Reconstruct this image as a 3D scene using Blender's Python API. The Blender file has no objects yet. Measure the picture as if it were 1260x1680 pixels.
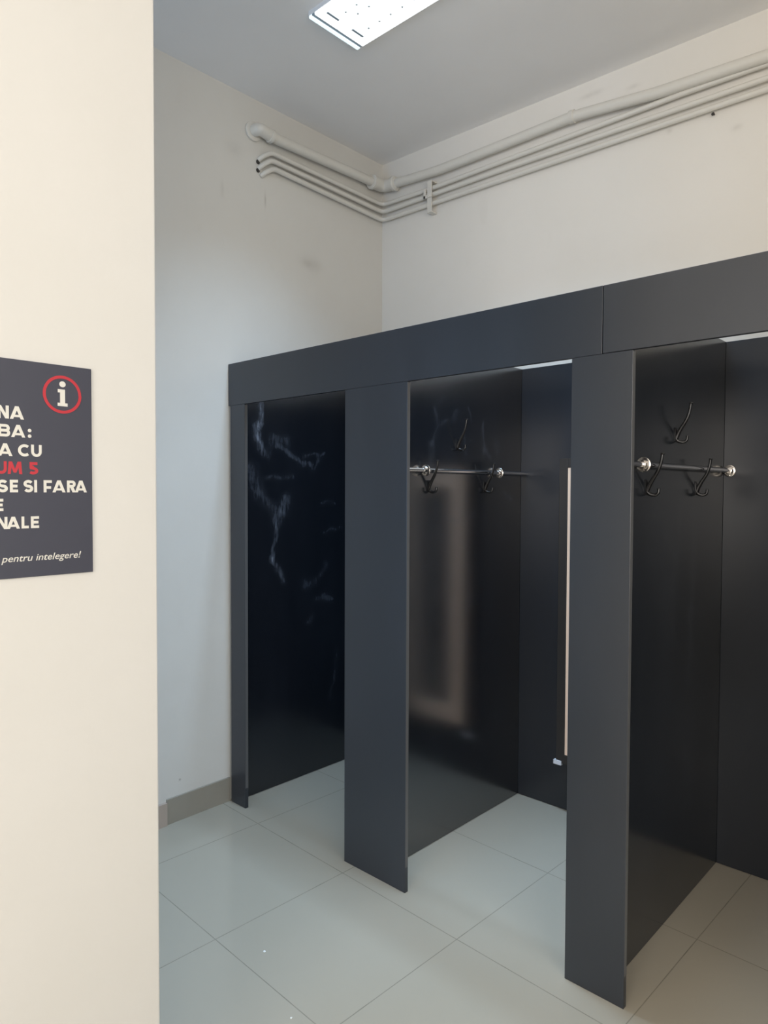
import bpy, bmesh, math, random
from mathutils import Vector, Matrix
random.seed(4)
SC = bpy.context.scene
COL = SC.collection

# ------------------------------------------------------------------ camera
F_PX, YAW, PITCH, ROLL = 1137.975, math.radians(43.09009), math.radians(-1.76616), math.radians(0.22154)
CAM = Vector((2.95374, -2.01138, 1.57817))
fw = Vector((-math.sin(YAW)*math.cos(PITCH), math.cos(YAW)*math.cos(PITCH), math.sin(PITCH)))
rt = Vector((math.cos(YAW), math.sin(YAW), 0))
up = rt.cross(fw)
r2 = rt*math.cos(ROLL) + up*math.sin(ROLL)
u2 = -rt*math.sin(ROLL) + up*math.cos(ROLL)
cd = bpy.data.cameras.new('camera')
cd.sensor_fit = 'VERTICAL'; cd.sensor_height = 36.0
cd.lens = F_PX/1680*36.0
cd.clip_start = 0.02
cam = bpy.data.objects.new('camera', cd); COL.objects.link(cam)
cam.matrix_world = Matrix(((r2.x, u2.x, -fw.x, CAM.x), (r2.y, u2.y, -fw.y, CAM.y), (r2.z, u2.z, -fw.z, CAM.z), (0, 0, 0, 1)))
SC.camera = cam

# ------------------------------------------------------------------ world, lights, exposure
w = bpy.data.worlds.new('world'); SC.world = w; w.use_nodes = True
w.node_tree.nodes['Background'].inputs[0].default_value = (0.55, 0.65, 0.8, 1)
w.node_tree.nodes['Background'].inputs[1].default_value = 0.6
SC.view_settings.view_transform = 'Standard'
SC.view_settings.look = 'None'
SC.view_settings.exposure = 0.06
SC.view_settings.gamma = 1.0
SC.view_settings.use_curve_mapping = False


def area(name, loc, aim, sx, sy, power, col, spread=180):
    l = bpy.data.lights.new(name, 'AREA'); l.shape = 'RECTANGLE'; l.size = sx; l.size_y = sy
    l.energy = power; l.color = col; l.spread = math.radians(spread)
    o = bpy.data.objects.new(name, l); COL.objects.link(o)
    o.location = loc
    o.rotation_euler = (Vector(aim)-Vector(loc)).to_track_quat('-Z', 'Y').to_euler()
    return o


# added fill lamps in unseen windows: right of the main room, rear and side passage
area('fill_daylight_right', (4.92, -2.5, 2.0), (0, -2.5, 2.0), 2.94, 2.04, 76, (1.0, 0.955, 0.87))
area('fill_daylight_rear', (3.5, -4.92, 1.95), (3.5, 0, 1.95), 2.14, 1.74, 98, (1.0, 0.92, 0.83))
area('fill_daylight_passage', (0.68, -4.22, 1.7), (0.68, 0, 1.7), 0.94, 1.84, 33, (0.36, 0.62, 1.0))
# the fluorescent light above the booths
area('fluorescent_light', (1.32, 0.067, 3.535), (1.32, 0.067, 0), 1.15, 0.25, 29, (0.50, 0.73, 1.0), 99)

# ------------------------------------------------------------------ material helpers
def mat(name, color, rough=0.5, metal=0.0, spec=0.5):
    m = bpy.data.materials.new(name); m.use_nodes = True
    b = m.node_tree.nodes['Principled BSDF']
    b.inputs['Base Color'].default_value = (*color, 1)
    b.inputs['Roughness'].default_value = rough
    b.inputs['Metallic'].default_value = metal
    b.inputs['Specular IOR Level'].default_value = spec
    return m


class NT:
    def __init__(s, m): s.t = m.node_tree; s.n = s.t.nodes; s.l = s.t.links; s.b = s.n['Principled BSDF']
    def new(s, typ, **kw):
        n = s.n.new(typ)
        for k, v in kw.items(): setattr(n, k, v)
        return n
    def math(s, op, a, b=None, c=None, clamp=False):
        n = s.new('ShaderNodeMath', operation=op, use_clamp=clamp)
        for i, v in enumerate((a, b, c)):
            if v is None: continue
            if isinstance(v, (int, float)): n.inputs[i].default_value = v
            else: s.l.new(v, n.inputs[i])
        return n.outputs[0]
    def mix(s, fac, a, b):
        n = s.new('ShaderNodeMix', data_type='RGBA')
        for i, v in ((0, fac), (6, a), (7, b)):
            if isinstance(v, (int, float)): n.inputs[i].default_value = v
            elif isinstance(v, tuple): n.inputs[i].default_value = (*v, 1)
            else: s.l.new(v, n.inputs[i])
        return n.outputs[2]
    def noise(s, vec, scale, detail=3, rough=0.5, stretch=None):
        n = s.new('ShaderNodeTexNoise'); n.inputs['Scale'].default_value = scale
        n.inputs['Detail'].default_value = detail; n.inputs['Roughness'].default_value = rough
        if stretch:
            mp = s.new('ShaderNodeMapping'); mp.inputs['Scale'].default_value = stretch
            s.l.new(vec, mp.inputs[0]); vec = mp.outputs[0]
        s.l.new(vec, n.inputs['Vector'])
        return n
    def geo(s): return s.new('ShaderNodeNewGeometry').outputs['Position']


def plaster(name, c1, c2, bump=0.25, scuffs=0.0, spots=()):
    m = mat(name, c1, 0.75, spec=0.25); t = NT(m); P = t.geo()
    n = t.noise(P, 1.6, 5, 0.6)
    r = t.new('ShaderNodeMapRange'); r.inputs[1].default_value = 0.35; r.inputs[2].default_value = 0.7
    t.l.new(n.outputs[0], r.inputs[0])
    c = t.mix(r.outputs[0], c1, c2)
    if scuffs:
        s = t.noise(P, 9.0, 2, 0.4, (1, 1, 0.5))
        q = t.new('ShaderNodeMapRange'); q.inputs[1].default_value = 0.70; q.inputs[2].default_value = 0.80
        q.inputs[4].default_value = scuffs
        t.l.new(s.outputs[0], q.inputs[0])
        c = t.mix(q.outputs[0], c, (0.50, 0.44, 0.36))
    if spots:
        dn = t.noise(P, 14, 3)
        for (sp, rad, st) in spots:
            v = t.new('ShaderNodeVectorMath', operation='SUBTRACT'); t.l.new(P, v.inputs[0]); v.inputs[1].default_value = sp
            v2 = t.new('ShaderNodeVectorMath', operation='DIVIDE'); t.l.new(v.outputs[0], v2.inputs[0]); v2.inputs[1].default_value = rad
            v3 = t.new('ShaderNodeVectorMath', operation='DOT_PRODUCT'); t.l.new(v2.outputs[0], v3.inputs[0]); t.l.new(v2.outputs[0], v3.inputs[1])
            g = t.math('MULTIPLY', t.math('EXPONENT', t.math('MULTIPLY', v3.outputs['Value'], -1.0)), t.math('MULTIPLY', dn.outputs[0], 2*st), clamp=True)
            c = t.mix(g, c, (0.36, 0.33, 0.29))
    t.l.new(c, t.b.inputs['Base Color'])
    b1 = t.noise(P, 6.0, 6, 0.65)
    bp = t.new('ShaderNodeBump'); bp.inputs['Strength'].default_value = bump; bp.inputs['Distance'].default_value = 0.004
    t.l.new(b1.outputs[0], bp.inputs['Height']); t.l.new(bp.outputs[0], t.b.inputs['Normal'])
    return m


M_WALL = plaster('white_wall_paint', (0.72, 0.70, 0.655), (0.69, 0.665, 0.62), 0.35, 0.10, [((0, 0.552, 2.836), (1, 0.065, 0.035), 0.30), ((0, 0.04, 3.28), (1, 0.05, 0.035), 0.14), ((0, 0.235, 3.085), (1, 0.006, 0.035), 0.35), ((0, -0.03, 3.06), (1, 0.01, 0.035), 0.2), ((0, -0.281, 0.192), (1, 0.005, 0.005), 0.9)])
M_WALL_LIT = plaster('white_wall_paint_lit', (0.79, 0.755, 0.70), (0.765, 0.73, 0.67), 0.35, 0.06, [((1.35, 1.17, 3.50), (0.06, 1, 0.012), 0.2), ((1.55, 1.17, 3.46), (0.03, 1, 0.01), 0.2), ((1.72, 1.17, 3.20), (0.012, 1, 0.01), 0.3), ((2.0, 1.17, 3.12), (0.02, 1, 0.012), 0.25)])  # same paint as the left wall, lightened to stand for light on it
M_CREAM = plaster('cream_wall_paint', (0.70, 0.685, 0.655), (0.68, 0.665, 0.63), 0.30, 0.06)
M_CEIL = plaster('ceiling_paint', (0.86, 0.845, 0.83), (0.83, 0.815, 0.80), 0.2)
M_PIPE = mat('pipe_paint', (0.70, 0.67, 0.61), 0.4)
t = NT(M_PIPE); nz = t.noise(t.geo(), 30, 3); bp = t.new('ShaderNodeBump'); bp.inputs['Strength'].default_value = 0.2; bp.inputs['Distance'].default_value = 0.003
t.l.new(nz.outputs[0], bp.inputs['Height']); t.l.new(bp.outputs[0], t.b.inputs['Normal'])
M_DARKHOLE = mat('dark_gap', (0.05, 0.045, 0.04), 0.9)
M_CHROME = mat('chrome', (0.86, 0.86, 0.88), 0.09, 1.0)
M_STEEL = mat('worn_steel', (0.78, 0.74, 0.70), 0.22, 1.0)
M_HOOK = mat('black_hook_enamel', (0.012, 0.012, 0.013), 0.22)
M_BASE = mat('skirting_tile', (0.235, 0.215, 0.18), 0.3)
t = NT(M_BASE); nz = t.noise(t.geo(), 9, 3); t.l.new(t.mix(nz.outputs[0], (0.30, 0.275, 0.225), (0.34, 0.31, 0.26)), t.b.inputs['Base Color'])
M_BASE_PALE = mat('pale_skirting', (0.46, 0.38, 0.32), 0.5)
M_MIRROR = mat('mirror_glass', (0.9, 0.9, 0.9), 0.01, 1.0)
M_MFRAME = mat('mirror_frame', (0.03, 0.027, 0.025), 0.3)
M_MBEAD = mat('mirror_inner_frame', (0.92, 0.67, 0.50), 0.4)
M_CLIP = mat('white_clip', (0.7, 0.72, 0.78), 0.3)
M_SIGN = mat('sign_board', (0.050, 0.052, 0.074), 0.45)
M_SEDGE = mat('sign_edge', (0.32, 0.31, 0.29), 0.5)
M_INK = mat('white_print', (0.72, 0.70, 0.64), 0.5)
M_RED = mat('red_print', (0.50, 0.03, 0.045), 0.45)
M_LBODY = mat('lamp_body', (0.75, 0.77, 0.80), 0.35)
M_LGREY = mat('lamp_grey', (0.30, 0.38, 0.45), 0.4)
M_LSTUD = mat('lamp_stud_grey', (0.6, 0.68, 0.72), 0.4)
M_FLECK = mat('white_crumb', (0.85, 0.85, 0.82), 0.8)


def emit(name, col, s):
    m = mat(name, (0.8, 0.8, 0.8), 0.4); b = m.node_tree.nodes['Principled BSDF']
    b.inputs['Emission Color'].default_value = (*col, 1); b.inputs['Emission Strength'].default_value = s
    return m


M_GLOW = emit('lit_diffuser', (0.93, 0.985, 1.0), 1.35)
M_GLOW_DIM = emit('lit_diffuser_end', (0.72, 0.93, 1.0), 0.9)


def laminate(name, rough, strokes=(), faint=0.25, base=(0.008, 0.0095, 0.013), spec=0.9, ior=1.75):
    """Black laminate; wipe marks are strokes (y0,z0,y1,z1,width,strength) on the panel's face."""
    m = mat(name, base, rough, spec=spec); t = NT(m); t.b.inputs['IOR'].default_value = ior; P = t.geo()
    n = t.noise(P, 5.0, 5, 0.6, (1, 1, 0.35))
    r = t.new('ShaderNodeMapRange'); r.inputs[1].default_value = 0.45; r.inputs[2].default_value = 0.9; r.inputs[4].default_value = faint
    t.l.new(n.outputs[0], r.inputs[0])
    mask = r.outputs[0]
    if strokes:
        wn = t.noise(P, 14.0, 3, 0.6)
        off = t.new('ShaderNodeVectorMath', operation='MULTIPLY_ADD')
        t.l.new(wn.outputs['Color'], off.inputs[0]); off.inputs[1].default_value = (0.05, 0.05, 0.05); t.l.new(P, off.inputs[2])
        w2 = t.noise(P, 5.0, 2, 0.5)
        o2 = t.new('ShaderNodeVectorMath', operation='MULTIPLY_ADD')
        t.l.new(w2.outputs['Color'], o2.inputs[0]); o2.inputs[1].default_value = (0.10, 0.10, 0.10); t.l.new(off.outputs[0], o2.inputs[2])
        sh = t.new('ShaderNodeVectorMath', operation='SUBTRACT'); t.l.new(o2.outputs[0], sh.inputs[0]); sh.inputs[1].default_value = (0.075, 0.075, 0.075)
        sx = t.new('ShaderNodeSeparateXYZ'); t.l.new(sh.outputs[0], sx.inputs[0])
        Y, Z = sx.outputs[1], sx.outputs[2]
        tot = None
        for (y0, z0, y1, z1, wd, st) in strokes:
            dy, dz = y1-y0, z1-z0; L2 = dy*dy+dz*dz
            py = t.math('SUBTRACT', Y, y0); pz = t.math('SUBTRACT', Z, z0)
            a = t.math('MULTIPLY', py, dy/L2)
            h = t.math('MULTIPLY_ADD', pz, dz/L2, a, clamp=True)
            ey = t.math('MULTIPLY_ADD', h, -dy, py); ez = t.math('MULTIPLY_ADD', h, -dz, pz)
            d2 = t.math('ADD', t.math('MULTIPLY', ey, ey), t.math('MULTIPLY', ez, ez))
            g = t.math('EXPONENT', t.math('MULTIPLY', d2, -1.0/(1.9*wd*wd)))
            g = t.math('MULTIPLY', g, st*0.8)
            tot = g if tot is None else t.math('ADD', tot, g)
        fn = t.noise(P, 55.0, 4, 0.75, (1, 1, 0.22))
        fr = t.new('ShaderNodeMapRange'); fr.inputs[1].default_value = 0.35; fr.inputs[2].default_value = 0.65
        t.l.new(fn.outputs[0], fr.inputs[0])
        mask = t.math('ADD', mask, t.math('MULTIPLY', tot, fr.outputs[0]), clamp=True)
    t.l.new(t.mix(mask, base, (0.20, 0.23, 0.29) if strokes else tuple(2*c for c in base)), t.b.inputs['Base Color'])
    rn = t.noise(P, 3.0, 4, 0.6)
    t.l.new(t.math('MULTIPLY_ADD', rn.outputs[0], 0.10, t.math('MULTIPLY_ADD', mask, 0.15, rough-0.05)), t.b.inputs['Roughness'])
    return m


M_FRONT = laminate('black_laminate_front', 0.34, base=(0.022, 0.026, 0.035), spec=0.62, ior=1.58)
M_INNER = laminate('black_laminate_inner', 0.20)
M_BACK = laminate('black_laminate_back', 0.30, base=(0.013, 0.016, 0.022), spec=0.6, ior=1.5)
M_EDGE = mat('grey_edge_strip', (0.11, 0.112, 0.115), 0.3)  # plain lighter grey for the right-hand edges of the posts
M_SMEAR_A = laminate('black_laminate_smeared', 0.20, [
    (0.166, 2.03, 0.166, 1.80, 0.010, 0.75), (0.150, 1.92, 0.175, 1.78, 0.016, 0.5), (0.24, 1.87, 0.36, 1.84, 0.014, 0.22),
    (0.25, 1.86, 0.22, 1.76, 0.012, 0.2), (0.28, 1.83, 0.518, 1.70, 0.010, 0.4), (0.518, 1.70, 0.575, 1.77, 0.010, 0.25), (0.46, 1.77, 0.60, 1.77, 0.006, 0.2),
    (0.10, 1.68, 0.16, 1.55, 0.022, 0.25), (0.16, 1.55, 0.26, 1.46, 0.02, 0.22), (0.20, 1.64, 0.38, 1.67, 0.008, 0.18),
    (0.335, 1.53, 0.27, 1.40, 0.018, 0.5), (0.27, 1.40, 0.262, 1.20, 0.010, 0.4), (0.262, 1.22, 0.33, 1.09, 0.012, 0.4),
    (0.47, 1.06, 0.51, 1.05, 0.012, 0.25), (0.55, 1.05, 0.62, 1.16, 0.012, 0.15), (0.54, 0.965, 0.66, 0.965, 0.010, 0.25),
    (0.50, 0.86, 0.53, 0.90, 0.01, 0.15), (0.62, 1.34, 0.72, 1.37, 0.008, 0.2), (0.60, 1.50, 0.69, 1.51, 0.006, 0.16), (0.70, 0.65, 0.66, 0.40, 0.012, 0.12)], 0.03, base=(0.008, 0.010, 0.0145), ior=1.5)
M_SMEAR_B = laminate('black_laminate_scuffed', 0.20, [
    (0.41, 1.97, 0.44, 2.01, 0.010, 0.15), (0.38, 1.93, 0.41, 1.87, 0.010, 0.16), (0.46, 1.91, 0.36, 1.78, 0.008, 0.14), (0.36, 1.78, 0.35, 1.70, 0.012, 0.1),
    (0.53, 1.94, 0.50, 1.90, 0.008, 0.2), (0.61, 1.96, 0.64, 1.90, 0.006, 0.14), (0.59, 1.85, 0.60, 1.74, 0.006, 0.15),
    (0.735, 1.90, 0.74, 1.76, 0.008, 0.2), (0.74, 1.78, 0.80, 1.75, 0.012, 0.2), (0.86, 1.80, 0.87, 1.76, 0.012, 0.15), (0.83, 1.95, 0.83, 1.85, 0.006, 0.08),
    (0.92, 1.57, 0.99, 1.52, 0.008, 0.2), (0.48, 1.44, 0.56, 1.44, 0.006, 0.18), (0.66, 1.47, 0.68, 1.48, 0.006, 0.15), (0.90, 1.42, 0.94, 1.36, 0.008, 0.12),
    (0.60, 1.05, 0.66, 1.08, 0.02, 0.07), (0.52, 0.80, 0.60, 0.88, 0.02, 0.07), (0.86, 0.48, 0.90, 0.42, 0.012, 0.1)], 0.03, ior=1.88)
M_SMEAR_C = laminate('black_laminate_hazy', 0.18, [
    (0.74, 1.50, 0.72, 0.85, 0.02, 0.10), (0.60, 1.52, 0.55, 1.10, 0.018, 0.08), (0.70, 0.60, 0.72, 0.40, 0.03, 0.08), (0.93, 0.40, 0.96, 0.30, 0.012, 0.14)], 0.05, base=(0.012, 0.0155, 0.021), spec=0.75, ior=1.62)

# floor: 60 cm polished tiles laid slightly out of square with the booths
M_FLOOR = mat('polished_floor_tile', (0.44, 0.44, 0.38), 0.12)
t = NT(M_FLOOR); P = t.geo()
mp = t.new('ShaderNodeMapping', vector_type='TEXTURE')
mp.inputs['Location'].default_value = (0.90892, -0.06736, 0); mp.inputs['Rotation'].default_value = (0, 0, -0.0271); mp.inputs['Scale'].default_value = (0.6, 0.6, 1)
t.l.new(P, mp.inputs[0])
sx = t.new('ShaderNodeSeparateXYZ'); t.l.new(mp.outputs[0], sx.inputs[0])
def gridd(c):
    f = t.math('FRACT', t.math('ADD', c, 100.5)); return t.math('ABSOLUTE', t.math('SUBTRACT', f, 0.5))
dmin = t.math('MINIMUM', gridd(sx.outputs[0]), gridd(sx.outputs[1]))
gm = t.new('ShaderNodeMapRange'); gm.inputs[1].default_value = 0.0016; gm.inputs[2].default_value = 0.0034; gm.inputs[3].default_value = 1; gm.inputs[4].default_value = 0
t.l.new(dmin, gm.inputs[0])
fl = t.new('ShaderNodeVectorMath', operation='FLOOR'); t.l.new(mp.outputs[0], fl.inputs[0])
wn = t.new('ShaderNodeTexWhiteNoise'); t.l.new(fl.outputs[0], wn.inputs[0])
nz = t.noise(P, 2.2, 4, 0.55)
tone = t.math('ADD', t.math('MULTIPLY', nz.outputs[0], 0.75), t.math('MULTIPLY', wn.outputs[0], 0.2), clamp=True)
c = t.mix(tone, (0.405, 0.365, 0.29), (0.435, 0.39, 0.315))
gn = t.noise(P, 12, 2); gfac = t.math('MULTIPLY', gm.outputs[0], t.math('MULTIPLY_ADD', gn.outputs[0], 0.9, 0.15), clamp=True)
t.l.new(t.mix(gfac, c, (0.17, 0.165, 0.13)), t.b.inputs['Base Color'])
t.l.new(t.math('MULTIPLY_ADD', nz.outputs[0], 0.10, 0.08), t.b.inputs['Roughness'])
bp = t.new('ShaderNodeBump'); bp.inputs['Strength'].default_value = 0.3; bp.inputs['Distance'].default_value = 0.002; bp.invert = True
t.l.new(gm.outputs[0], bp.inputs['Height']); t.l.new(bp.outputs[0], t.b.inputs['Normal'])

# ------------------------------------------------------------------ mesh helpers
def obj(name, bm, m, parent=None, smooth=False, fix=True):
    me = bpy.data.meshes.new(name)
    if fix: bmesh.ops.recalc_face_normals(bm, faces=bm.faces)
    bm.to_mesh(me); bm.free()
    for x in (m if isinstance(m, (list, tuple)) else [m]): me.materials.append(x)
    if smooth:
        for p in me.polygons: p.use_smooth = True
        me.set_sharp_from_angle(angle=math.radians(35))
    o = bpy.data.objects.new(name, me); COL.objects.link(o)
    if parent: o.parent = parent
    return o


def thing(name, label, cat, loc=(0, 0, 0), group=None):
    o = bpy.data.objects.new(name, None); COL.objects.link(o); o.location = loc; o.empty_display_size = 0.05
    o['label'] = label; o['category'] = cat
    if group: o['group'] = group
    return o


def tag(o, label, cat, group=None):
    o['label'] = label; o['category'] = cat
    if group: o['group'] = group
    return o


def struct(name, bm, m, label=None):
    o = obj(name, bm, m); o['kind'] = 'structure'
    if label: o['label'] = label
    return o


def box(bm, x0, x1, y0, y1, z0, z1, bev=0.0, seg=2):
    vs = [bm.verts.new((x, y, z)) for x in (x0, x1) for y in (y0, y1) for z in (z0, z1)]
    fs = [bm.faces.new([vs[i] for i in f]) for f in ((0, 1, 3, 2), (4, 6, 7, 5), (0, 4, 5, 1), (2, 3, 7, 6), (0, 2, 6, 4), (1, 5, 7, 3))]
    if bev:
        es = list({e for f in fs for e in f.edges})
        bmesh.ops.bevel(bm, geom=es, offset=bev, segments=seg, affect='EDGES', profile=0.6)
    return bm


def B(*a, **k): return box(bmesh.new(), *a, **k)


def prism(pts, z0, z1):
    bm = bmesh.new()
    lo = [bm.verts.new((p[0], p[1], z0(p) if callable(z0) else z0)) for p in pts]
    hi = [bm.verts.new((p[0], p[1], z1(p) if callable(z1) else z1)) for p in pts]
    bm.faces.new(lo[::-1]); bm.faces.new(hi)
    for i in range(len(pts)):
        j = (i+1) % len(pts); bm.faces.new((lo[i], lo[j], hi[j], hi[i]))
    return bm


def smooth_path(pts, sub=6, rad=None):
    """Catmull-Rom through the points."""
    P = [Vector(p) for p in pts]; out = []; R = []
    for i in range(len(P)-1):
        a = P[max(i-1, 0)]; b = P[i]; c = P[i+1]; d = P[min(i+2, len(P)-1)]
        for k in range(sub):
            s = k/sub
            out.append(0.5*((2*b)+(c-a)*s+(2*a-5*b+4*c-d)*s*s+(-a+3*b-3*c+d)*s**3))
            if rad: R.append(rad[i]*(1-s)+rad[i+1]*s)
    out.append(P[-1])
    if rad: R.append(rad[-1]); return out, R
    return out


def fillet(pts, r, n=6):
    """Polyline with round corners of radius about r."""
    P = [Vector(p) for p in pts]; out = [P[0]]
    for i in range(1, len(P)-1):
        a, b, c = P[i-1], P[i], P[i+1]
        rr = min(r, (a-b).length*0.45, (c-b).length*0.45)
        s = b+(a-b).normalized()*rr; e = b+(c-b).normalized()*rr
        for k in range(n+1):
            q = k/n; out.append(s*(1-q)**2+b*2*q*(1-q)+e*q*q)
    out.append(P[-1]); return out


def tube(bm, pts, rad, n=14, cap=True):
    P = [Vector(p) for p in pts]
    if isinstance(rad, (int, float)): rad = [rad]*len(P)
    T = [(P[min(i+1, len(P)-1)]-P[max(i-1, 0)]).normalized() for i in range(len(P))]
    ref = Vector((0, 0, 1)) if abs(T[0].z) < 0.9 else Vector((1, 0, 0))
    nv = (ref-T[0]*ref.dot(T[0])).normalized(); rings = []
    for i, p in enumerate(P):
        nv = (nv-T[i]*nv.dot(T[i])).normalized(); bv = T[i].cross(nv)
        rings.append([bm.verts.new(p+(nv*math.cos(2*math.pi*k/n)+bv*math.sin(2*math.pi*k/n))*rad[i]) for k in range(n)])
    for a, b in zip(rings, rings[1:]):
        for k in range(n): bm.faces.new((a[k], a[(k+1) % n], b[(k+1) % n], b[k]))
    if cap: bm.faces.new(rings[0][::-1]); bm.faces.new(rings[-1])
    return bm


def lathe(bm, c, axis, prof, n=32):
    """prof: list of (distance along axis, radius)."""
    c = Vector(c); a = Vector(axis).normalized()
    u = Vector((0, 0, 1)) if abs(a.z) < 0.9 else Vector((1, 0, 0)); u = (u-a*u.dot(a)).normalized(); v = a.cross(u)
    rings = [[bm.verts.new(c+a*d+(u*math.cos(2*math.pi*k/n)+v*math.sin(2*math.pi*k/n))*r) for k in range(n)] for d, r in prof]
    for p, q in zip(rings, rings[1:]):
        for k in range(n): bm.faces.new((p[k], p[(k+1) % n], q[(k+1) % n], q[k]))
    bm.faces.new(rings[0][::-1]); bm.faces.new(rings[-1])
    return bm


# ------------------------------------------------------------------ the room
WA, WB, D0 = -0.01448, 0.02106, 1.13969            # slant of the left wall, slant and distance of the back wall
H0, HX, HY = 3.57621, -0.00798, 0.00187            # ceiling height and its slight fall
def lx(y): return WA*y
def by(x): return D0+WB*x
def cz(p): return H0+HX*p[0]+HY*p[1]
RX, RY = 4.8, -4.8
PY = -4.1                                          # end of the added, unseen side passage
FX, FY = 1.5, -1.212                               # face and end of the foreground wall

struct('floor', B(-0.4, RX+0.2, RY-0.2, 1.6, -0.12, 0.0), M_FLOOR)
struct('ceiling', prism([(-0.4, RY-0.2), (RX+0.2, RY-0.2), (RX+0.2, 1.6), (-0.4, 1.6)], cz, lambda p: cz(p)+0.15), M_CEIL)
struct('wall_left', prism([(lx(PY-0.2), PY-0.2), (lx(1.5), 1.5), (lx(1.5)-0.25, 1.5), (lx(PY)-0.25, PY-0.2)], 0, 3.75), M_WALL)
struct('wall_back', prism([(-0.3, by(-0.3)), (RX+0.2, by(RX+0.2)), (RX+0.2, by(RX+0.2)+0.2), (-0.3, by(-0.3)+0.2)], 0, 3.75), M_WALL_LIT)
bm = prism([(FX-0.18, FY), (FX, FY), (FX, RY-0.1), (FX-0.18, RY-0.1)], 0, 3.75)
es = [e for e in bm.edges if abs(e.verts[0].co.z-e.verts[1].co.z) > 1 and e.verts[0].co.y > -2]
bmesh.ops.bevel(bm, geom=es, offset=0.004, segments=2, affect='EDGES')
struct('wall_foreground', bm, M_CREAM, 'cream painted wall in the foreground with the information sign')


def wall_with_window(name, along, at, a0, a1, z1, w0, w1, wz0, wz1, th, m):
    """Wall at x=at ('y' along) or y=at ('x' along) with one window opening."""
    bm = bmesh.new()
    def bb(p, q, zz0, zz1):
        if along == 'y': box(bm, min(at, at+th), max(at, at+th), p, q, zz0, zz1)
        else: box(bm, p, q, min(at, at+th), max(at, at+th), zz0, zz1)
    bb(a0, w0, 0, z1); bb(w1, a1, 0, z1); bb(w0, w1, 0, wz0); bb(w0, w1, wz1, z1)
    return struct(name, bm, m)


M_FRAME = mat('window_frame_white', (0.8, 0.8, 0.8), 0.4)
wall_with_window('wall_right', 'y', RX, RY, by(RX), 3.75, -4.0, -1.0, 0.95, 3.05, 0.2, M_CREAM)  # unseen walls, their window openings added for the fill daylight
wall_with_window('wall_rear', 'x', RY, 1.5, RX+0.2, 3.75, 2.4, 4.6, 1.05, 2.85, -0.2, M_CREAM)
wall_with_window('wall_passage', 'x', PY, -0.3, FX-0.18, 3.75, 0.18, 1.18, 0.75, 2.65, -0.2, M_WALL)


def window_frame(name, along, at, a0, a1, z0, z1, n):
    bm = bmesh.new()
    def bb(p, q, zz0, zz1):
        if along == 'y': box(bm, at-0.03, at+0.03, p, q, zz0, zz1)
        else: box(bm, p, q, at-0.03, at+0.03, zz0, zz1)
    bb(a0, a1, z0, z0+0.06); bb(a0, a1, z1-0.06, z1)
    for i in range(n+1):
        c = a0+0.03+(a1-a0-0.06)*i/n; bb(c-0.03, c+0.03, z0+0.06, z1-0.06)
    return struct(name, bm, M_FRAME)


window_frame('added_window_right', 'y', RX+0.05, -4.0, -1.0, 0.95, 3.05, 3)  # frames of the added, unseen windows in front of the fill lamps
window_frame('added_window_rear', 'x', RY-0.05, 2.4, 4.6, 1.05, 2.85, 3)
window_frame('added_window_passage', 'x', PY-0.05, 0.18, 1.18, 0.75, 2.65, 2)

# skirting
struct('baseboard_left', prism([(lx(-0.355)+0.0, -0.355), (lx(0)+0.0, -0.001), (lx(0)+0.011, -0.001), (lx(-0.355)+0.011, -0.355)], 0, 0.12), M_BASE,
       'grey-brown tile skirting at the foot of the left wall')
struct('baseboard_left_end', prism([(lx(-1.2), -1.2), (lx(-0.358), -0.358), (lx(-0.358)+0.018, -0.358), (lx(-1.2)+0.018, -1.2)], 0, 0.108), M_BASE_PALE,
       'paler end of the skirting, next to the foreground wall edge')

# ------------------------------------------------------------------ fitting booths
HT, HB, YB, HP = 2.2055, 1.99825, 1.0801, 2.2019
TH = 0.018
booth = thing('fitting_booths', 'row of black laminate fitting booths standing against the white back wall', 'fitting room', (0, 0, 0))
E_ = 0.0012
hd = obj('header_panel', B(0.004, 1.9815, 0, TH, HB, HT, bev=E_), M_FRONT, booth)
hd2 = obj('header_panel', B(1.9835, 3.30, 0.0008, TH, HB+0.0015, HT, bev=E_), M_FRONT, booth)
hd2['label'] = 'right-hand length of the header above the seam'
posts = [(0.02282, 0.13912), (0.84801, 1.19172), (1.88139, 2.07921), (2.862, 3.06)]
for a, b in posts:
    p_ = obj('front_post', B(a, b, 0, TH, 0.0, HB-0.0006, bev=E_), M_FRONT, booth)
    obj('edge_band', B(b-0.0005, b+0.0007, 0.0012, TH-0.001, 0.10, HB-0.004), M_EDGE, p_)['label'] = 'grey edge strip of the post'
qs = [0.04249, 1.02617, 2.00583, 2.985]
for q, m in zip(qs, (M_SMEAR_A, M_SMEAR_B, M_SMEAR_C, M_INNER)):
    obj('side_partition', B(q-TH, q, TH+0.0005, YB+TH, 0.002, HP, bev=0.0008), m, booth)
for i in range(3):
    obj('back_panel', B(qs[i]+0.0005, qs[i+1]-TH-0.0005, YB, YB+TH, 0.002, HP-0.0005, bev=0.0006), M_BACK, booth)

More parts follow.
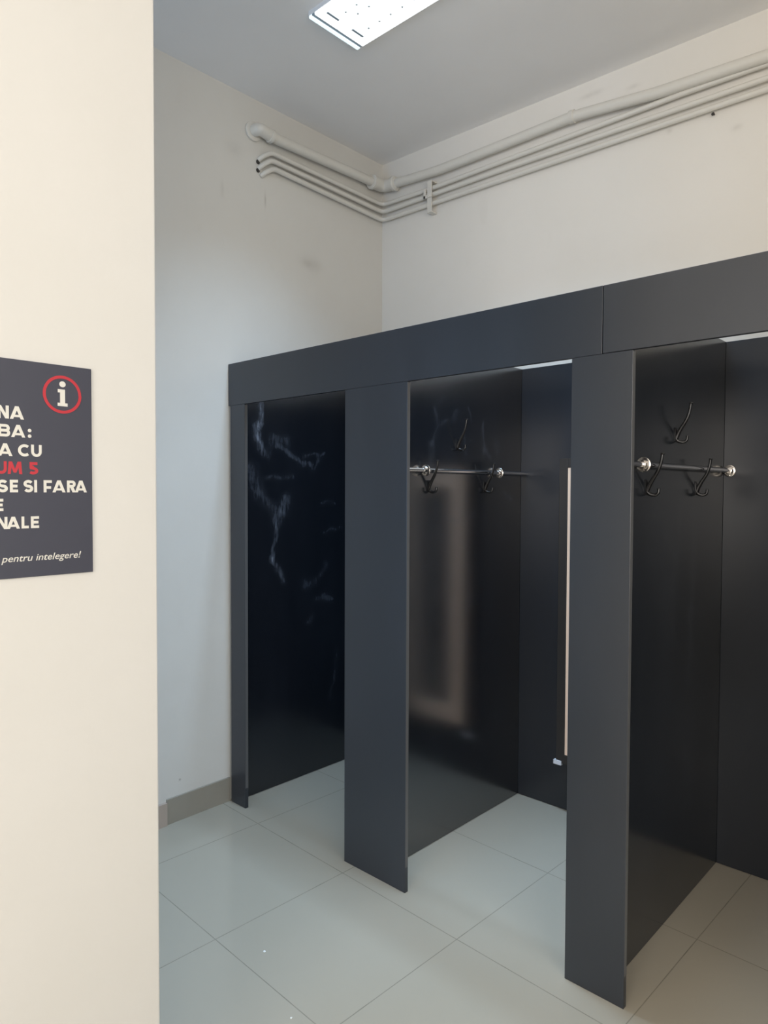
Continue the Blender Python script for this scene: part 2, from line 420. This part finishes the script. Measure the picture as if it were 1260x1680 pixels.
# ------------------------------------------------------------------ mirrors on the back panels
def mirror(x0, x1, label):
    z0, z1 = 0.262, 1.735; y = YB-0.001; dp = 0.078
    c = (x0+x1)/2
    t = thing('wall_mirror', label, 'mirror', (c, y, z0))
    def ring(name, o, i, ya, yb, m, bev=0.0):
        bm = bmesh.new(); a0, a1, b0, b1 = x0-c+o, x1-c-o, o, z1-z0-o
        box(bm, a0, a0+i, -yb, -ya, b0, b1, bev=bev); box(bm, a1-i, a1, -yb, -ya, b0, b1, bev=bev)
        box(bm, a0+i, a1-i, -yb, -ya, b0, b0+i, bev=bev); box(bm, a0+i, a1-i, -yb, -ya, b1-i, b1, bev=bev)
        return obj(name, bm, m, t)
    ring('outer_frame', 0.0, 0.044, 0.0, dp, M_MFRAME, 0.002)
    ring('inner_frame', 0.0445, 0.092, dp-0.03, dp-0.002, M_MBEAD, 0.002)['label'] = 'wide pale inner frame'
    obj('mirror_glass', B(x0-c+0.136, x1-c-0.136, -dp+0.012, -dp+0.02, 0.136, z1-z0-0.136), M_MIRROR, t)
    obj('corner_clip', B(x0-c-0.012, x0-c+0.03, -dp-0.005, -dp+0.012, -0.010, 0.012, bev=0.002), M_CLIP, t)
    return t


mirror(1.288, 1.80, 'tall mirror in a dark and pale frame on the back panel of the middle booth')

# ------------------------------------------------------------------ clothes rails
RZ = 1.6655
def rail(q, y0, y1, flanges, label):
    x = q+0.0245
    t = thing('clothes_rail', label, 'clothes rail', (x, y0, RZ), 'chrome rails along the booth partitions')
    obj('rail_tube', tube(bmesh.new(), [(0, 0, 0), (0, (y1-y0)*0.5, 0.0006), (0, y1-y0, 0.0015)], 0.0105, 20), M_CHROME, t, True)
    for y, flip in flanges:
        bm = bmesh.new(); s = -1 if flip else 1
        lathe(bm, (0, y-y0, 0), (0, s, 0), [(-0.0015, 0.0245), (0.0035, 0.0245), (0.005, 0.0225), (0.0055, 0.017), (0.012, 0.0150), (0.018, 0.0142), (0.019, 0.0125)], 36)
        for k in range(3):
            a = 2*math.pi*k/3+0.6
            lathe(bm, (0.0195*math.cos(a), y-y0+0.0055*s, 0.0195*math.sin(a)), (0, s, 0), [(-0.002, 0.003), (0.0003, 0.003), (0.0008, 0.001)], 10)
        obj('rail_flange', bm, M_STEEL if flip else M_CHROME, t, True)
    return t


rail(qs[1], 0.022, YB-0.001, [(0.285, True), (0.845, True)], 'chrome rail in the middle booth with both flange discs slid along it')
rail(qs[2], 0.022, YB-0.001, [(0.205, True), (YB-0.004, True)], 'chrome rail in the right-hand booth with one flange disc against the back panel')

# ------------------------------------------------------------------ coat hooks
def coat_hook(q, y, z, label, twist=0.0):
    t = thing('coat_hook', label, 'coat hook', (q, y, z), 'black double coat hooks on the partitions')
    bm = bmesh.new()
    box(bm, 0.0, 0.004, -0.011, 0.011, 0.0, 0.052, bev=0.0018)
    for zz in (0.010, 0.042): lathe(bm, (0.004, 0, zz), (1, 0, 0), [(-0.001, 0.004), (0.001, 0.0036), (0.0018, 0.002)], 12)
    obj('mounting_plate', bm, M_HOOK, t, True)
    p, r = smooth_path([(0.003, 0, 0.012), (0.010, 0, 0.030), (0.022, 0, 0.052), (0.038, 0, 0.078), (0.048, 0, 0.106), (0.053, 0, 0.136)], 5, [0.0082, 0.0076, 0.0068, 0.006, 0.0056, 0.0052])
    bm = tube(bmesh.new(), p, r, 12)
    lathe(bm, (0.053, 0, 0.134), (0.1, 0, 1), [(-0.001, 0.0045), (0.0005, 0.0068), (0.003, 0.0072), (0.005, 0.005), (0.0055, 0.002)], 16)
    obj('upper_prong', bm, M_HOOK, t, True)
    for s in (-1, 1):
        e = 0.009*s
        p, r = smooth_path([(0.003, 0.3*e, 0.010), (0.012, 0.6*e, 0.002), (0.026, e, 0.0), (0.036, e*1.2, 0.006), (0.038, e*1.3, 0.019)], 5, [0.0068, 0.0062, 0.0056, 0.0052, 0.005])
        bm = tube(bmesh.new(), p, r, 12)
        if s > 0: lathe(bm, (0.038, e*1.3, 0.018), (0, 0, 1), [(-0.001, 0.004), (0.001, 0.0056), (0.003, 0.0056), (0.0045, 0.003)], 14)
        if s > 0: obj('lower_prong', bm, M_HOOK, t, True)
        else: bm.free()
    return t


B2, B3 = 'middle booth', 'right-hand booth'
coat_hook(qs[1], 0.330, 1.572, 'black coat hook in the middle booth below the rail, nearer the front post')
coat_hook(qs[1], 0.757, 1.572, 'black coat hook in the middle booth below the rail, beside the rear flange disc')
coat_hook(qs[1], 0.537, 1.765, 'black coat hook in the middle booth, alone above the rail')
coat_hook(qs[2], 0.288, 1.567, 'black coat hook in the right-hand booth below the rail, nearer the front post')
coat_hook(qs[2], 0.757, 1.566, 'black coat hook in the right-hand booth below the rail, nearer the back panel')
coat_hook(qs[2], 0.540, 1.757, 'black coat hook in the right-hand booth, alone above the rail')

# ------------------------------------------------------------------ heating pipes under the ceiling
G = 'painted heating pipes under the ceiling'
def off(x, y, d): return d
bigL = [(0.043, 0.185, 3.404), (0.042, 0.26, 3.398), (0.036, 0.648, 3.409), (0.034, 1.02, 3.417)]
bigB = [(0.11, 1.098, 3.413), (0.454, 1.104, 3.392), (0.857, 1.113, 3.396), (1.27, 1.121, 3.402), (1.68, 1.128, 3.362), (2.127, 1.137, 3.343), (2.8, 1.150, 3.30), (4.0, 1.176, 3.25)]
big = thing('heating_pipe', 'thickest painted pipe, running highest under the ceiling round the corner', 'pipe', (0.034, 1.09, 3.417), G)
o_ = Vector((0.034, 1.09, 3.417))
bm = bmesh.new()
path = fillet([Vector(p)-o_ for p in bigL]+[Vector((0.036, 1.094, 3.419))-o_]+[Vector(p)-o_ for p in bigB], 0.05)
tube(bm, path, 0.026, 20)
obj('pipe_run', bm, M_PIPE, big, True)
bm = bmesh.new()                                   # bulky screwed elbow in the corner
c0 = Vector((0.036, 1.094, 3.417))-o_
tube(bm, fillet([Vector((0.035, 0.985, 3.416))-o_, c0, Vector((0.135, 1.099, 3.413))-o_], 0.05, 8), 0.036, 20)
for pc, ax in (((0.035, 1.00, 3.416), (0, 1, 0)), ((0.12, 1.099, 3.413), (1, 0, 0))):
    lathe(bm, Vector(pc)-o_, ax, [(-0.014, 0.033), (-0.011, 0.042), (0.006, 0.043), (0.010, 0.037), (0.018, 0.030)], 20)
obj('corner_elbow', bm, M_PIPE, big, True)
bm = bmesh.new()                                   # elbow that turns into the left wall
tube(bm, fillet([Vector((0.0, 0.155, 3.407))-o_, Vector((0.05, 0.160, 3.407))-o_, Vector((0.043, 0.25, 3.399))-o_], 0.04, 8), 0.030, 20)
lathe(bm, Vector((0.003, 0.155, 3.407))-o_, (1, 0, 0), [(-0.003, 0.048), (0.006, 0.048), (0.010, 0.042), (0.011, 0.03)], 28)
lathe(bm, Vector((0.043, 0.235, 3.400))-o_, (0, 1, -0.1), [(-0.010, 0.028), (-0.008, 0.034), (0.010, 0.034), (0.012, 0.028)], 20)
obj('wall_elbow', bm, M_PIPE, big, True)
bm = bmesh.new()
lathe(bm, Vector((1.27, 1.121, 3.402))-o_, (1, 0.02, -0.05), [(-0.014, 0.027), (-0.012, 0.031), (0.012, 0.031), (0.014, 0.027)], 20)
obj('pipe_coupling', bm, M_PIPE, big, True)

small = [('upper thin painted pipe of the three, just under the thick pipe', 3.282, 3.326, 3.317, 0.0),
         ('middle thin painted pipe of the three under the ceiling', 3.239, 3.287, 3.273, 0.0),
         ('lowest thin painted pipe of the three under the ceiling', 3.206, 3.250, 3.225, 0.016)]
backs = [[(0.377, 1.118, 3.312), (0.848, 1.128, 3.318), (1.392, 1.139, 3.322), (1.787, 1.147, 3.327), (2.123, 1.154, 3.322), (4.0, 1.19, 3.30)],
         [(0.848, 1.128, 3.276), (2.125, 1.154, 3.264), (4.0, 1.19, 3.245)],
         [(0.849, 1.128, 3.224), (2.125, 1.154, 3.220), (4.0, 1.19, 3.19)]]
for (lab, za, zb, zc, dy), bk in zip(small, backs):
    pts = [(-0.004, 0.192+dy, za-0.004), (0.016, 0.205+dy, za+0.012), (0.028, 0.250+dy, zb), (0.020, 0.662, (zb+zc)/2+0.002), (0.016, 1.108, zc)]+[(x, by(x)-0.03, z) for x, y, z in bk]
    pts = [pts[0], pts[1], pts[2]]+pts[3:]
    o_ = Vector(pts[4])
    bm = tube(bmesh.new(), fillet([Vector(p)-o_ for p in pts], 0.045, 6), 0.0125, 16)
    t = thing('heating_pipe', lab, 'pipe', o_, G)
    obj('pipe_run', bm, M_PIPE, t, True)
    if dy == 0.0:
        bm = lathe(bmesh.new(), Vector((0.0015, 0.186+dy, za-0.016))-o_, (1, 0, 0), [(-0.001, 0.011), (0.001, 0.011)], 16)
        obj('wall_hole', bm, M_DARKHOLE, t)

# clamp holding the three thin pipes
cx_, cy_ = 0.392, by(0.392)
t = thing('pipe_clamp', 'cream painted strap clamp holding the three thin pipes near the corner', 'pipe clamp', (cx_, cy_, 3.26))
bm = bmesh.new()
box(bm, -0.016, 0.016, -0.053, -0.046, -0.085, 0.085, bev=0.002)
box(bm, -0.016, 0.016, -0.053, 0.0, -0.090, -0.083, bev=0.002); box(bm, -0.016, 0.016, -0.053, 0.0, 0.083, 0.090, bev=0.002)
obj('strap', bm, M_PIPE, t)
bm = bmesh.new(); box(bm, -0.038, 0.022, -0.060, -0.052, -0.008, 0.010, bev=0.002); box(bm, -0.038, -0.022, -0.060, -0.052, -0.008, 0.045, bev=0.002)
obj('cross_bracket', bm, M_PIPE, t)
obj('bolt', lathe(bmesh.new(), (0, -0.060, 0.0), (0, -1, 0), [(0, 0.007), (0.005, 0.007), (0.006, 0.003)], 6), M_PIPE, t)
# screw left in the back wall below the pipes
tag(obj('wall_screw', lathe(bmesh.new(), (1.91, by(1.91)+0.002, 3.205), (0, -1, -0.2), [(0, 0.003), (0.018, 0.003), (0.019, 0.007), (0.022, 0.006)], 12), M_DARKHOLE, None, True),
    'small dark screw left in the back wall just below the pipes', 'screw')

# ------------------------------------------------------------------ ceiling light
LX0, LX1, LY0, LY1 = 0.703, 1.95, -0.078, 0.209
LZ = cz((1.3, 0)) - 0.024
LYC = (LY0+LY1)/2
lamp = thing('ceiling_light', 'bright rectangular fluorescent light on the ceiling above the booths', 'ceiling light', (LX0, LYC, LZ+0.024))
def LB(x0, x1, y0, y1, z0, z1, bev=0.0): return B(x0-LX0, x1-LX0, y0-LYC, y1-LYC, z0-LZ-0.024, z1-LZ-0.024, bev=bev)
obj('housing', LB(LX0, LX1, LY0, LY1, LZ+0.010, LZ+0.034, 0.002), M_LBODY, lamp)
YM = LY0+0.133
for n_, (a, b) in enumerate(((LY0+0.003, YM-0.002), (YM+0.002, LY1-0.003))):
    obj('end_strip', LB(LX0+0.001, LX0+0.019, a-0.001, b+0.001, LZ, LZ+0.0098, 0.002), M_GLOW_DIM, lamp)
    d = obj('diffuser', LB(LX0+0.036, LX1-0.004, a, b, LZ, LZ+0.0098, 0.002), M_GLOW, lamp)
    v = LY0+(0.061 if n_ == 0 else 0.205)
    obj('end_slot', LB(LX0+0.080, LX0+0.090, v-0.033, v+0.033, LZ-0.0015, LZ-0.0001), M_LGREY, d)
    for v, x00 in (((0.079, 0.142), (0.120, 0.172)) if n_ == 0 else ((0.214, 0.142),)):
        for k in range(17):
            bm = lathe(bmesh.new(), (x00+0.0635*k, LY0+v-LYC, -0.0241), (0, 0, -1), [(0, 0.0052), (0.0015, 0.004)], 12)
            obj('diffuser_stud', bm, M_LSTUD, d)
obj('end_groove', LB(LX0+0.0195, LX0+0.0355, LY0+0.003, LY1-0.003, LZ+0.004, LZ+0.0098), M_LGREY, lamp)

# ------------------------------------------------------------------ information sign
SY, SZ = -1.363, 1.404                             # lower right corner of the board, as seen
sign = thing('information_sign', 'dark grey sign with white and red lettering on the cream foreground wall', 'sign', (FX, SY, SZ))
W_, HH = 0.30, 0.4265
obj('sign_board', B(0.0, 0.0045, -W_, 0.0, 0.0, HH, bev=0.0006), [M_SIGN], sign)
SXF = 0.0046


def flat(bm, polys, x=0.0):
    for p in polys:
        x += 0.00002
        if sum(p[i-1][0]*p[i][1]-p[i][0]*p[i-1][1] for i in range(len(p))) < 0: p = p[::-1]
        bm.faces.new([bm.verts.new((x, a, b)) for a, b in p])


def ribbon(pts, w, close=False):
    """Quads along a polyline in the plane, mitred."""
    P = [Vector(p) for p in pts]; n = len(P); L = []; R = []
    for i in range(n):
        if close: d = (P[(i+1) % n]-P[i-1])
        else: d = P[min(i+1, n-1)]-P[max(i-1, 0)]
        d = d.normalized(); nn = Vector((-d.y, d.x))
        k = 1.0
        if 0 < i < n-1 or close:
            e = (P[(i+1) % n]-P[i]).normalized(); k = 1/max(0.5, abs(Vector((-e.y, e.x)).dot(nn)))
        L.append(P[i]+nn*w/2*k); R.append(P[i]-nn*w/2*k)
    out = []
    for i in range(n if close else n-1):
        j = (i+1) % n; out.append([tuple(L[i]), tuple(R[i]), tuple(R[j]), tuple(L[j])])
    return out


def arc(cx, cy, rx, ry, a0, a1, n=14):
    return [(cx+rx*math.cos(math.radians(a0+(a1-a0)*k/n)), cy+ry*math.sin(math.radians(a0+(a1-a0)*k/n))) for k in range(n+1)]


def glyph(ch, w, h, s):
    R = lambda a, b, c, d: [(a, b), (c, b), (c, d), (a, d)]
    q = s/2
    if ch == 'I': return [R(0, 0, w, h)]
    if ch == 'E': return [R(0, 0, s, h), R(s, 0, w, s), R(s, h-s, w, h), R(s, h/2-q, w*0.92, h/2+q)]
    if ch == 'F': return [R(0, 0, s, h), R(s, h-s, w, h), R(s, h*0.40-q, w*0.9, h*0.40+q)]
    if ch == 'L': return [R(0, 0, s, h), R(s, 0, w, s)]
    if ch == 'N': return [R(0, 0, s, h), R(w-s, 0, w, h), [(s*0.0, h), (s*1.15, h), (w, 0), (w-s*1.15, 0)]]
    if ch == 'A':
        m = w/2; k = s*0.60
        return [[(0, 0), (s*1.1, 0), (m+k, h), (m-k, h)], [(w, 0), (w-s*1.1, 0), (m-k, h), (m+k, h)], R(w*0.22, h*0.16, w*0.78, h*0.16+s*0.8)]
    if ch == 'M':
        m = w/2
        return [[(0, 0), (s, 0), (s*1.45, h), (s*0.35, h)], [(w, 0), (w-s, 0), (w-s*1.45, h), (w-s*0.35, h)],
                [(s*0.4, h), (s*1.5, h), (m+s*0.45, h*0.12), (m-s*0.45, h*0.12)], [(w-s*0.4, h), (w-s*1.5, h), (m-s*0.45, h*0.12), (m+s*0.45, h*0.12)]]
    if ch == 'U': return ribbon([(q, h)]+arc(w/2, w/2-q+q, w/2-q, w/2-q, 180, 360)+[(w-q, h)], s)
    if ch == 'C': return ribbon(arc(w*0.56, h/2, w*0.56-q, h/2-q, 48, 312, 20), s)
    if ch == 'S':
        r = (h-s)/4
        return ribbon(arc(w/2, h-q-r, w/2-q, r, 25, 270, 12)+arc(w/2, q+r, w/2-q, r, 90, -155, 12)[1:], s)
    if ch == '5':
        return [R(w*0.12, h-s, w*0.92, h), R(w*0.10, h*0.48, w*0.10+s*0.95, h)]+ribbon([(w*0.14, h*0.53), (w*0.45, h*0.56)]+arc(w*0.45, h*0.30, w*0.55-q, h*0.30-q, 80, -140, 14), s)
    if ch in 'BR':
        out = [R(0, 0, s, h)]
        rt_ = (h-s)/4 if ch == 'B' else (h*0.30-q)
        cy = h-q-rt_
        out += ribbon([(s*0.8, h-q), (w-rt_-q, h-q)]+arc(w-rt_-q*1.1, cy, rt_, rt_, 90, -90, 10)+[(s*0.8, cy-rt_)], s)
        if ch == 'B': out += ribbon([(s*0.8, q+2*rt_), (w-rt_-q, q+2*rt_)]+arc(w-rt_-q*0.9, q+rt_, rt_, rt_, 90, -90, 10)+[(s*0.8, q)], s)
        else: out += [[(w*0.36, h*0.42), (w*0.36+s*1.2, h*0.42), (w, 0), (w-s*1.25, 0)]]
        return out
    if ch == ':':
        return [arc(w/2, h*0.14, w/2, w/2, 0, 360, 12)[:-1], arc(w/2, h*0.60, w/2, w/2, 0, 360, 12)[:-1]]
    return []


def line(glyphs, base, top, m, lab):
    bm = bmesh.new(); h = top-base; s = h*0.225
    for ch, a, b in glyphs:
        polys = [[(a+x, base+z) for x, z in p] for p in glyph(ch, b-a, h, s)]
        flat(bm, polys, SXF+0.0001*(0.5))
    o = obj('lettering', bm, m, sign, fix=False); o['label'] = lab
    return o


line([('N', -0.182, -0.1615), ('A', -0.160, -0.134)], 0.3105, 0.3355, M_INK, 'white capital letters NA')
line([('B', -0.181, -0.160), ('A', -0.158, -0.132), (':', -0.1275, -0.1205)], 0.2755, 0.2995, M_INK, 'white capital letters BA with a colon')
line([('A', -0.182, -0.156), ('C', -0.146, -0.124), ('U', -0.1215, -0.1015)], 0.2385, 0.2625, M_INK, 'white capital letters A CU')
line([('U', -0.1865, -0.1665), ('M', -0.165, -0.1385), ('5', -0.1265, -0.1085)], 0.2035, 0.2280, M_RED, 'red capital letters UM 5')
line([('S', -0.1835, -0.1650), ('E', -0.1615, -0.1465), ('S', -0.1365, -0.1185), ('I', -0.1165, -0.1110), ('F', -0.0985, -0.0825), ('A', -0.0815, -0.0555), ('R', -0.0525, -0.0345), ('A', -0.0365, -0.0115)], 0.1680, 0.1925, M_INK, 'white capital letters SE SI FARA')
line([('E', -0.1890, -0.1735)], 0.1320, 0.1555, M_INK, 'white capital letter E')
line([('N', -0.1860, -0.1665), ('A', -0.1680, -0.1440), ('L', -0.1410, -0.1275), ('E', -0.1235, -0.1080)], 0.0970, 0.1205, M_INK, 'white capital letters NALE')
fc = bpy.data.curves.new('pentru', 'FONT'); fc.body = 'pentru intelegere!'; fc.size = 0.0192; fc.shear = 0.25; fc.offset = 0.00012; fc.resolution_u = 4
tmp = bpy.data.objects.new('tmp_text', fc); COL.objects.link(tmp)
bpy.context.view_layer.update()
me = bpy.data.meshes.new_from_object(tmp.evaluated_get(bpy.context.evaluated_depsgraph_get()))
bpy.data.objects.remove(tmp); bpy.data.curves.remove(fc)
xs = [v.co.x for v in me.vertices]; k = (0.1535)/(max(xs)-min(xs)); x0 = min(xs)
for v in me.vertices:
    x, y = v.co.x, v.co.y; v.co = (SXF+0.0002, -0.1785+(x-x0)*k, 0.0325+y*1.0)
me.materials.append(M_INK); me.name = 'small_lettering'
o = bpy.data.objects.new('small_lettering', me); COL.objects.link(o); o.parent = sign
o['label'] = 'thin white italic words pentru intelegere!'
bm = bmesh.new(); flat(bm, ribbon(arc(-0.060, 0.367, 0.0355, 0.0355, 0, 360, 64)[:-1], 0.0058, True), SXF)
obj('emblem_ring', bm, M_RED, sign, fix=False)['label'] = 'red ring round the letter i'
bm = bmesh.new()
flat(bm, [[(-0.0645, 0.3490), (-0.0545, 0.3490), (-0.0545, 0.3760), (-0.0645, 0.3760)], [(-0.0695, 0.3435), (-0.0495, 0.3435), (-0.0495, 0.3500), (-0.0695, 0.3500)],
          [(-0.0690, 0.3710), (-0.0545, 0.3710), (-0.0545, 0.3775), (-0.0690, 0.3775)], arc(-0.0595, 0.3880, 0.0064, 0.0060, 0, 360, 24)[:-1]], SXF+0.0001)
obj('letter_i', bm, M_INK, sign, fix=False)

# ------------------------------------------------------------------ crumbs on the floor
for (x, y, r, lab) in ((1.073, -0.59, 0.0048, 'white crumb on the floor tile left of the wide middle post'), (1.372, -0.717, 0.0036, 'white crumb on the floor at the bottom edge of the picture')):
    bm = bmesh.new(); bmesh.ops.create_icosphere(bm, subdivisions=2, radius=r)
    for v in bm.verts: v.co = Vector((v.co.x*random.uniform(0.7, 1.3), v.co.y*random.uniform(0.7, 1.2), v.co.z*0.5))
    o = tag(obj('plaster_crumb', bm, M_FLECK), lab, 'crumb', 'white crumbs on the floor'); o.location = (x, y, r*0.5)
